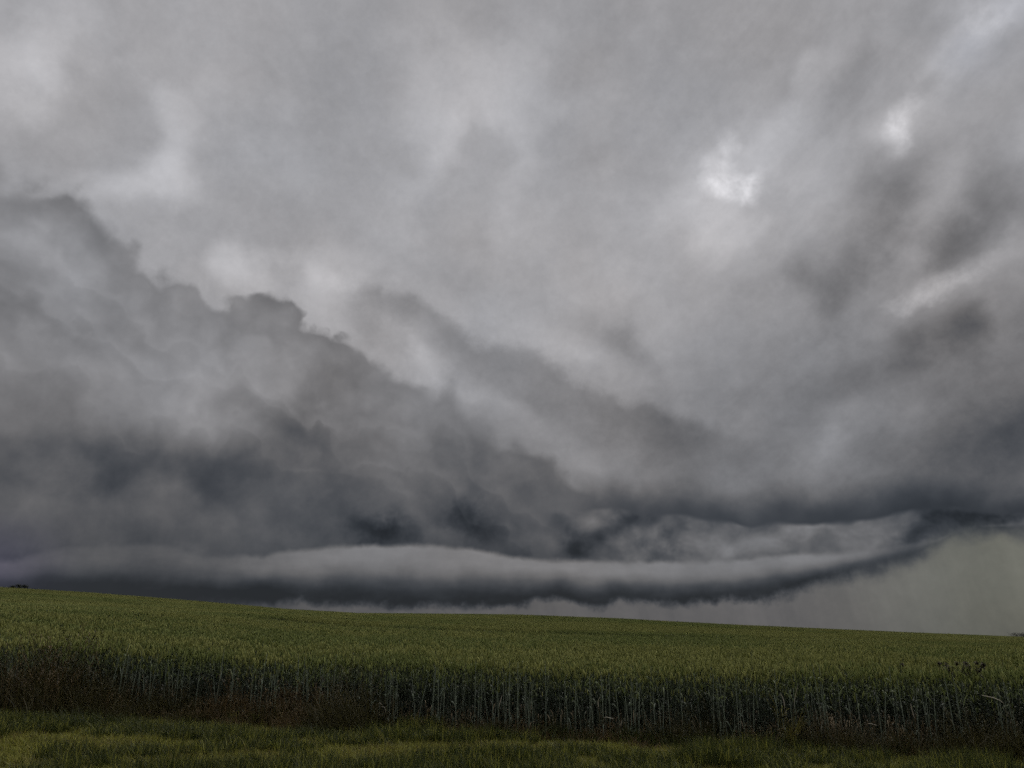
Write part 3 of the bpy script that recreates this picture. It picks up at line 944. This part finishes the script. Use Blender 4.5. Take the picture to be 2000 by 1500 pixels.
# ------------------------------------------------------------------ broken and withered stalks that catch the eye
def withered(pts, label, w=0.0038, name='withered_stalk', split=0.72):
    """pts: where the stalk passes, from the ground up; the lower part is a round stem, the rest a dry flat leaf"""
    pts = np.array(pts, float)
    base = pts[0].copy()
    pts = pts - base
    seg = np.r_[0, np.cumsum(np.linalg.norm(np.diff(pts, axis=0), axis=1))]
    s = np.linspace(0, seg[-1], 16)
    C = np.stack([np.interp(s, seg, pts[:, i]) for i in range(3)], -1)
    for _ in range(2):
        C[1:-1] = 0.25 * C[:-2] + 0.5 * C[1:-1] + 0.25 * C[2:]
    k = int(16 * split)
    root = link(name, None, loc=tuple(base))
    a = MB()
    a.tubes(C[None, : k + 1], np.linspace(0.0050, 0.0034, k + 1)[None], 5, 0)
    link('stem', a.mesh('stem', [M_STRAWG], True), root)
    b = MB()
    L = C[k:]
    tt = np.linspace(0, 1, len(L))
    wid = w * (0.5 + 0.9 * np.sin(np.pi * np.clip(tt, 0, 0.96)))
    H = np.stack([wid * 0.9, wid * 0.2, wid * 0.35], -1)
    b.ribbons(L[None], H[None], 0)
    b.ribbons((L + np.array([0, 0.0015, 0.0025]))[None], (H * 0.6)[None], 0)
    link('leaf', b.mesh('leaf', [M_PALE]), root)
    return tag(root, label, 'stalk', 'withered stalks showing pale against the wheat')


M_PALE = plant_mat('bleached_leaf', (0.34, 0.29, 0.21), (0.62, 0.57, 0.46), 0.2, 0.6, 0.2)
M_STRAWG = plant_mat('straw_stem', (0.055, 0.055, 0.028), (0.13, 0.12, 0.065), 0.0, 0.6, 0.2)
for pts, lab in (
    ([(-1.826, 11.930, 0.046), (-1.851, 11.930, 0.248), (-1.860, 11.931, 0.411), (-1.828, 11.930, 0.484), (-1.796, 11.927, 0.425)], 'pale stalk bent over in a narrow arch above the rusty straw heap'),
    ([(-1.719, 11.917, 0.042), (-1.725, 11.919, 0.281), (-1.744, 11.921, 0.392), (-1.789, 11.927, 0.425), (-1.810, 11.928, 0.412)], 'curled withered stalk next to the narrow pale arch above the straw heap'),
    ([(3.441, 10.780, -0.058), (3.493, 10.754, 0.379), (3.525, 10.739, 0.605), (3.548, 10.728, 0.677), (3.569, 10.717, 0.732)], 'brightest bleached blade standing upright among the stems above the leaning grass sheaf'),
    ([(3.331, 10.833, -0.057), (3.405, 10.796, 0.375), (3.410, 10.796, 0.554), (3.395, 10.803, 0.631), (3.378, 10.808, 0.643)], 'withered stalk with hooked tip beside the brightest upright blade'),
    ([(5.668, 10.096, -0.063), (5.729, 10.069, 0.326), (5.756, 10.058, 0.598), (5.671, 10.094, 0.640), (5.546, 10.153, 0.664)], 'long thin straw snapped over flat below the dark dock heads'),
    ([(4.762, 10.369, -0.063), (4.812, 10.362, 0.344), (4.806, 10.362, 0.423), (4.787, 10.364, 0.497), (4.791, 10.366, 0.560)], 'kinked pale leaf hanging in the dark wheat beside the dock plants'),
    ([(4.062, 10.512, -0.061), (4.111, 10.497, 0.217), (4.152, 10.486, 0.281), (4.198, 10.474, 0.339)], 'slanting straight straw leaning out of the weeds, next to a flat broken one'),
    ([(4.161, 10.482, -0.062), (4.233, 10.464, 0.260), (4.264, 10.454, 0.341), (4.319, 10.442, 0.331), (4.378, 10.430, 0.309)], 'broken straw lying nearly flat, tip drooping, next to a straight slanting straw'),
    ([(1.179, 11.415, -0.029), (1.193, 11.411, 0.137), (1.193, 11.412, 0.330), (1.264, 11.384, 0.320), (1.327, 11.358, 0.303)], 'short straw snapped sideways low in the dark bluish stems'),
    ([(1.148, 11.427, -0.028), (1.156, 11.426, 0.385), (1.133, 11.434, 0.498), (1.141, 11.430, 0.549), (1.168, 11.421, 0.569)], 'pale crooked leaf above the straw that is snapped sideways'),
    ([(1.408, 11.327, -0.033), (1.410, 11.326, 0.146), (1.421, 11.324, 0.251), (1.436, 11.320, 0.294)], 'stubby bleached leaf low in the wheat beside a snapped straw'),
    ([(-0.170, 11.637, 0.000), (-0.179, 11.637, 0.305), (-0.166, 11.640, 0.484), (-0.138, 11.637, 0.562), (-0.132, 11.637, 0.581)], 'slim bleached blade rising among bluish wheat stems on its own'),
    ([(3.750, 10.633, -0.060), (3.775, 10.623, 0.216), (3.782, 10.620, 0.286), (3.792, 10.615, 0.332)], 'pair of short white leaf tips, the lower one, in the weeds beside the leaning sheaf'),
):
    withered(pts, lab)

# lone pale stem in front of the wheat
b0 = np.array((-2.15, 11.99))
root = link('dead_stalk', None, loc=(b0[0], b0[1], gz(*b0)))
a = MB()
tt = np.linspace(0, 1, 7)
a.tubes(np.stack([0.03 * tt ** 2 + 0.004 * np.sin(tt * 9), 0.0 * tt, 0.27 * tt], -1)[None], np.linspace(0.0075, 0.0050, 7)[None], 6, 0)
link('stem', a.mesh('stem', [M_PALE], True), root)
b = MB()
b.tubes(np.array([[[0.028, 0, 0.268], [0.038, 0, 0.278], [0.055, 0, 0.272]]]), np.array([[0.005, 0.004, 0.002]]), 5, 0)
link('broken_tip', b.mesh('broken_tip', [M_PALE], True), root)
tag(root, 'pale dead stem standing upright by itself beside the rusty straw heap', 'dead stem')


# ------------------------------------------------------------------ tufts and heaps that stand out
def tuft(xy, name, label, cat, n, spread, h0, h1, mat, group=None, bend=0.7, wid=0.0035, heads=0, hmat=None, lean=None):
    root = link(name, None, loc=(xy[0], xy[1], gz(*xy)))
    b = MB()
    pos = NR.normal(0, 1, (n, 2)) * np.array(spread)
    r = np.sqrt(((pos / np.array(spread)) ** 2).sum(1))
    h = rnd(h0, h1, n) * (1.3 if name == 'grass_tuft' else 1.0) * np.clip(1.15 - 0.3 * r, 0.35, 1.1)
    blades(b, pos, h, rnd(0.6, 1.2, n) * wid, 0, bend, k=5)
    me = b.mesh('blade', [mat])
    if lean is not None:
        co = np.empty(len(me.vertices) * 3, np.float32)
        me.vertices.foreach_get('co', co)
        co = co.reshape(-1, 3)
        co[:, 0] += lean[0] * co[:, 2]
        co[:, 1] += lean[1] * co[:, 2]
        me.vertices.foreach_set('co', co.ravel())
    o = link('blade', me, root)
    o['kind'] = 'stuff'
    if heads:
        c = MB()
        panicles(c, NR.normal(0, 1, (heads, 2)) * np.array(spread) * 0.8, rnd(h1 * 0.8, h1 * 1.2, heads), 0, 0, 0.3)
        o = link('seed_head', c.mesh('seed_head', [hmat or mat]), root)
        o['kind'] = 'stuff'
    return tag(root, label, cat, group)


G = 'dark green grass tufts on the verge'
tuft((-2.54, 10.84), 'grass_tuft', 'broad dark green grass tuft on the verge below the brown dry grass', 'grass tuft', 620, (0.26, 0.16), 0.12, 0.26, M_GRASSD, G)
tuft((-1.61, 10.92), 'grass_tuft', 'small dark green grass tuft on the verge just below the rusty straw heap', 'grass tuft', 300, (0.12, 0.09), 0.10, 0.20, M_GRASSD, G)
tuft((-0.94, 10.73), 'grass_tuft', 'wide dark green grass tuft below the small rust coloured tuft', 'grass tuft', 520, (0.26, 0.10), 0.12, 0.24, M_GRASSD, G)
tuft((0.65, 10.19), 'grass_tuft', 'dark green grass tuft at the foot of the tallest bluish wheat stems', 'grass tuft', 420, (0.22, 0.10), 0.12, 0.24, M_GRASSD, G)
tuft((2.51, 9.82), 'grass_tuft', 'low dark green grass tuft by the bottom edge, in front of the weedy wheat', 'grass tuft', 380, (0.22, 0.08), 0.08, 0.17, M_GRASSD, G)
tuft((-5.45, 10.91), 'grass_tuft', 'largest shaggy dark green grass tuft, below the tall olive grass', 'grass tuft', 1000, (0.55, 0.20), 0.14, 0.32, M_GRASSD, G)
tuft((-4.06, 10.36), 'grass_tuft', 'long low dark grass tuft between the largest shaggy tuft and the brown dry grass', 'grass tuft', 700, (0.40, 0.14), 0.10, 0.26, M_GRASSD, G)

D_ = 'dry grass clumps along the field edge'
tuft((-3.93, 12.13), 'dry_grass_clump', 'tall brown dry grass clump hiding the foot of the wheat, nearest the olive grass', 'dry grass', 520, (0.34, 0.20), 0.35, 0.66, M_BROWN, D_, 0.5, 0.0034, 30, M_BROWN)
tuft((-2.93, 12.17), 'dry_grass_clump', 'tall brown dry grass clump against the wheat above the broad dark tuft', 'dry grass', 520, (0.32, 0.18), 0.30, 0.60, M_BROWN, D_, 0.55, 0.0034, 30, M_BROWN)
tuft((3.34, 10.73), 'grass_sheaf', 'long yellowish grass sheaf leaning over against the dark wheat', 'grass sheaf', 130, (0.04, 0.05), 0.40, 0.66, M_GRASSY, None, 0.35, 0.0038, 6, M_GRASSY, lean=(0.55, 0.1))
tuft((-1.91, 11.95), 'straw_heap', 'low rust brown heap of dead straw at the foot of the wheat', 'straw heap', 420, (0.22, 0.08), 0.10, 0.24, M_BROWN, None, 1.6, 0.0042)
tuft((-1.54, 11.87), 'dead_grass_tuft', 'small rust coloured dead grass tuft just beyond the straw heap', 'dead grass', 90, (0.06, 0.05), 0.08, 0.18, M_BROWN, None, 0.8, 0.0042)
tuft((1.54, 10.75), 'dead_grass_tuft', 'rusty dead grass tuft at the wheat edge where the weeds begin', 'dead grass', 200, (0.12, 0.08), 0.10, 0.26, M_BROWN, None, 0.9, 0.004)
tuft((3.50, 10.21), 'fallen_grass', 'mat of fallen rust brown grass lying under the leaning sheaf', 'dead grass', 240, (0.28, 0.08), 0.18, 0.36, M_BROWN, None, 1.8, 0.0040, lean=(0.8, 0.0))
tuft((3.94, 10.57), 'weed_clump', 'straw coloured weed clump in the wheat between sheaf and flat broken straw', 'weed', 150, (0.12, 0.08), 0.2, 0.45, M_BROWN, None, 0.7, 0.004, 14, M_DRY)


# ------------------------------------------------------------------ dock plants with dark seed heads above the crop
def dock(xy, h, label, nbr, spread=0.12):
    root = link('dock_plant', None, loc=(xy[0], xy[1], gz(*xy)))
    a = MB()
    tt = np.linspace(0, 1, 8)
    wob = np.stack([0.02 * np.sin(tt * 5 + NR.uniform(0, 6)), 0.02 * np.cos(tt * 4 + NR.uniform(0, 6)), h * 0.97 * tt], -1)
    wob -= wob[0]
    a.tubes(wob[None], np.linspace(0.0075, 0.0030, 8)[None], 6, 0)
    link('stem', a.mesh('stem', [M_DOCK], True), root)
    for j in range(nbr):
        f = 1.0 if j == 0 else NR.uniform(0.72, 0.93)
        st = np.array([np.interp(f, tt, wob[:, i]) for i in range(3)])
        az = NR.uniform(0, 6.28)
        d = np.array([math.cos(az) * spread, math.sin(az) * spread, 0]) * (0 if j == 0 else NR.uniform(0.4, 1.0))
        tip = st + d
        tip[2] = h * NR.uniform(0.95, 1.0) + (0.04 if j == 0 else 0.0)
        c = MB()
        q = np.linspace(0, 1, 5)[:, None]
        line = st + (tip - st) * q
        line[:, :2] += d[:2] * 0.25 * np.sin(q * np.pi)
        c.tubes(line[None], np.linspace(0.0030, 0.0022, 5)[None], 5, 0)
        n = 70
        f2 = NR.uniform(0.25, 1.0, n)
        root_ = np.stack([np.interp(f2, q[:, 0], line[:, i]) for i in range(3)], -1) + NR.normal(0, 0.010, (n, 3))
        arc_leaves(c, root_, rnd(0.014, 0.028, n), rnd(0.006, 0.011, n), 0, up=0.8, droop=0.6, reach=0.8, k=3)
        link('seed_head', c.mesh('seed_head', [M_DOCK]), root)
    for j in range(3):
        b = MB()
        f = NR.uniform(0.1, 0.5)
        r = np.array([[np.interp(f, tt, wob[:, i]) for i in range(3)]])
        arc_leaves(b, r, NR.uniform(0.2, 0.3, 1), np.array([0.022]), 0, up=0.8, droop=0.9, reach=0.7, k=6)
        link('leaf', b.mesh('leaf', [M_GRASSD]), root)
    return tag(root, label, 'dock plant', 'dark dock plants rising above the wheat')


for px, h, lab, nb_ in (((5.45, 10.78), 1.06, 'slender dark dock plant with a single narrow head, at one end of the dock row', 2),
                        ((5.58, 10.68), 1.06, 'bushiest dark dock plant with several blackish seed heads above the wheat', 5),
                        ((5.66, 10.59), 1.07, 'dark dock plant standing close beside the bushiest one', 3),
                        ((5.80, 10.59), 1.08, 'tallest dark dock plant of the row above the wheat', 3),
                        ((5.84, 10.50), 1.06, 'thin dark dock plant beside the tallest one, at the outer end of the row', 2),
                        ((5.01, 10.96), 1.04, 'lone dark dock plant in the wheat, apart from the row of docks', 1)):
    dock(px, h, lab, nb_)


# ------------------------------------------------------------------ two far bushes just over the crest
def bush(bearing_el, wdeg, label, yy):
    az, el = bearing_el
    rng_ = yy / math.cos(math.radians(az))
    x = yy * math.tan(math.radians(az))
    ztop = EYE + rng_ * math.tan(math.radians(el))
    z0 = gz(x, yy)
    H = ztop - z0
    W = rng_ * math.radians(wdeg)
    root = link('bush', None, loc=(x, yy, z0))
    a = MB()
    for j in range(6):
        d = np.array([NR.uniform(-.4, .4) * W, NR.uniform(-.3, .3) * W, H * NR.uniform(.6, .85)])
        q = np.linspace(0, 1, 4)[:, None]
        a.tubes((d * q)[None], np.linspace(0.07, 0.02, 4)[None], 5, 0)
    link('trunk', a.mesh('trunk', [M_BARK]), root)
    c = MB()
    cl = [(NR.uniform(-.5, .5) * W, NR.uniform(-.4, .4) * W, H * NR.uniform(.45, .97)) for _ in range(16)]
    n = 4200
    ci = NR.integers(0, len(cl), n)
    p_ = np.array(cl)[ci] + NR.normal(0, 1, (n, 3)) * np.array([W * 0.075, W * 0.08, H * 0.055])
    p_[:, 2] = np.minimum(p_[:, 2], H * NR.uniform(0.90, 1.03, n))
    arc_leaves(c, p_, rnd(0.10, 0.22, n), rnd(0.03, 0.06, n), 0, up=0.5, droop=0.6, reach=0.9, k=3)
    link('crown', c.mesh('crown', [M_BUSH]), root)
    return tag(root, label, 'bush')


bush((-30.65, 3.17), 0.85, 'small dark flat bush on the skyline where the field is highest', 126.0)
bush((31.41, 0.48), 1.7, 'dark bush on the skyline at the low end of the field crest', 130.0)
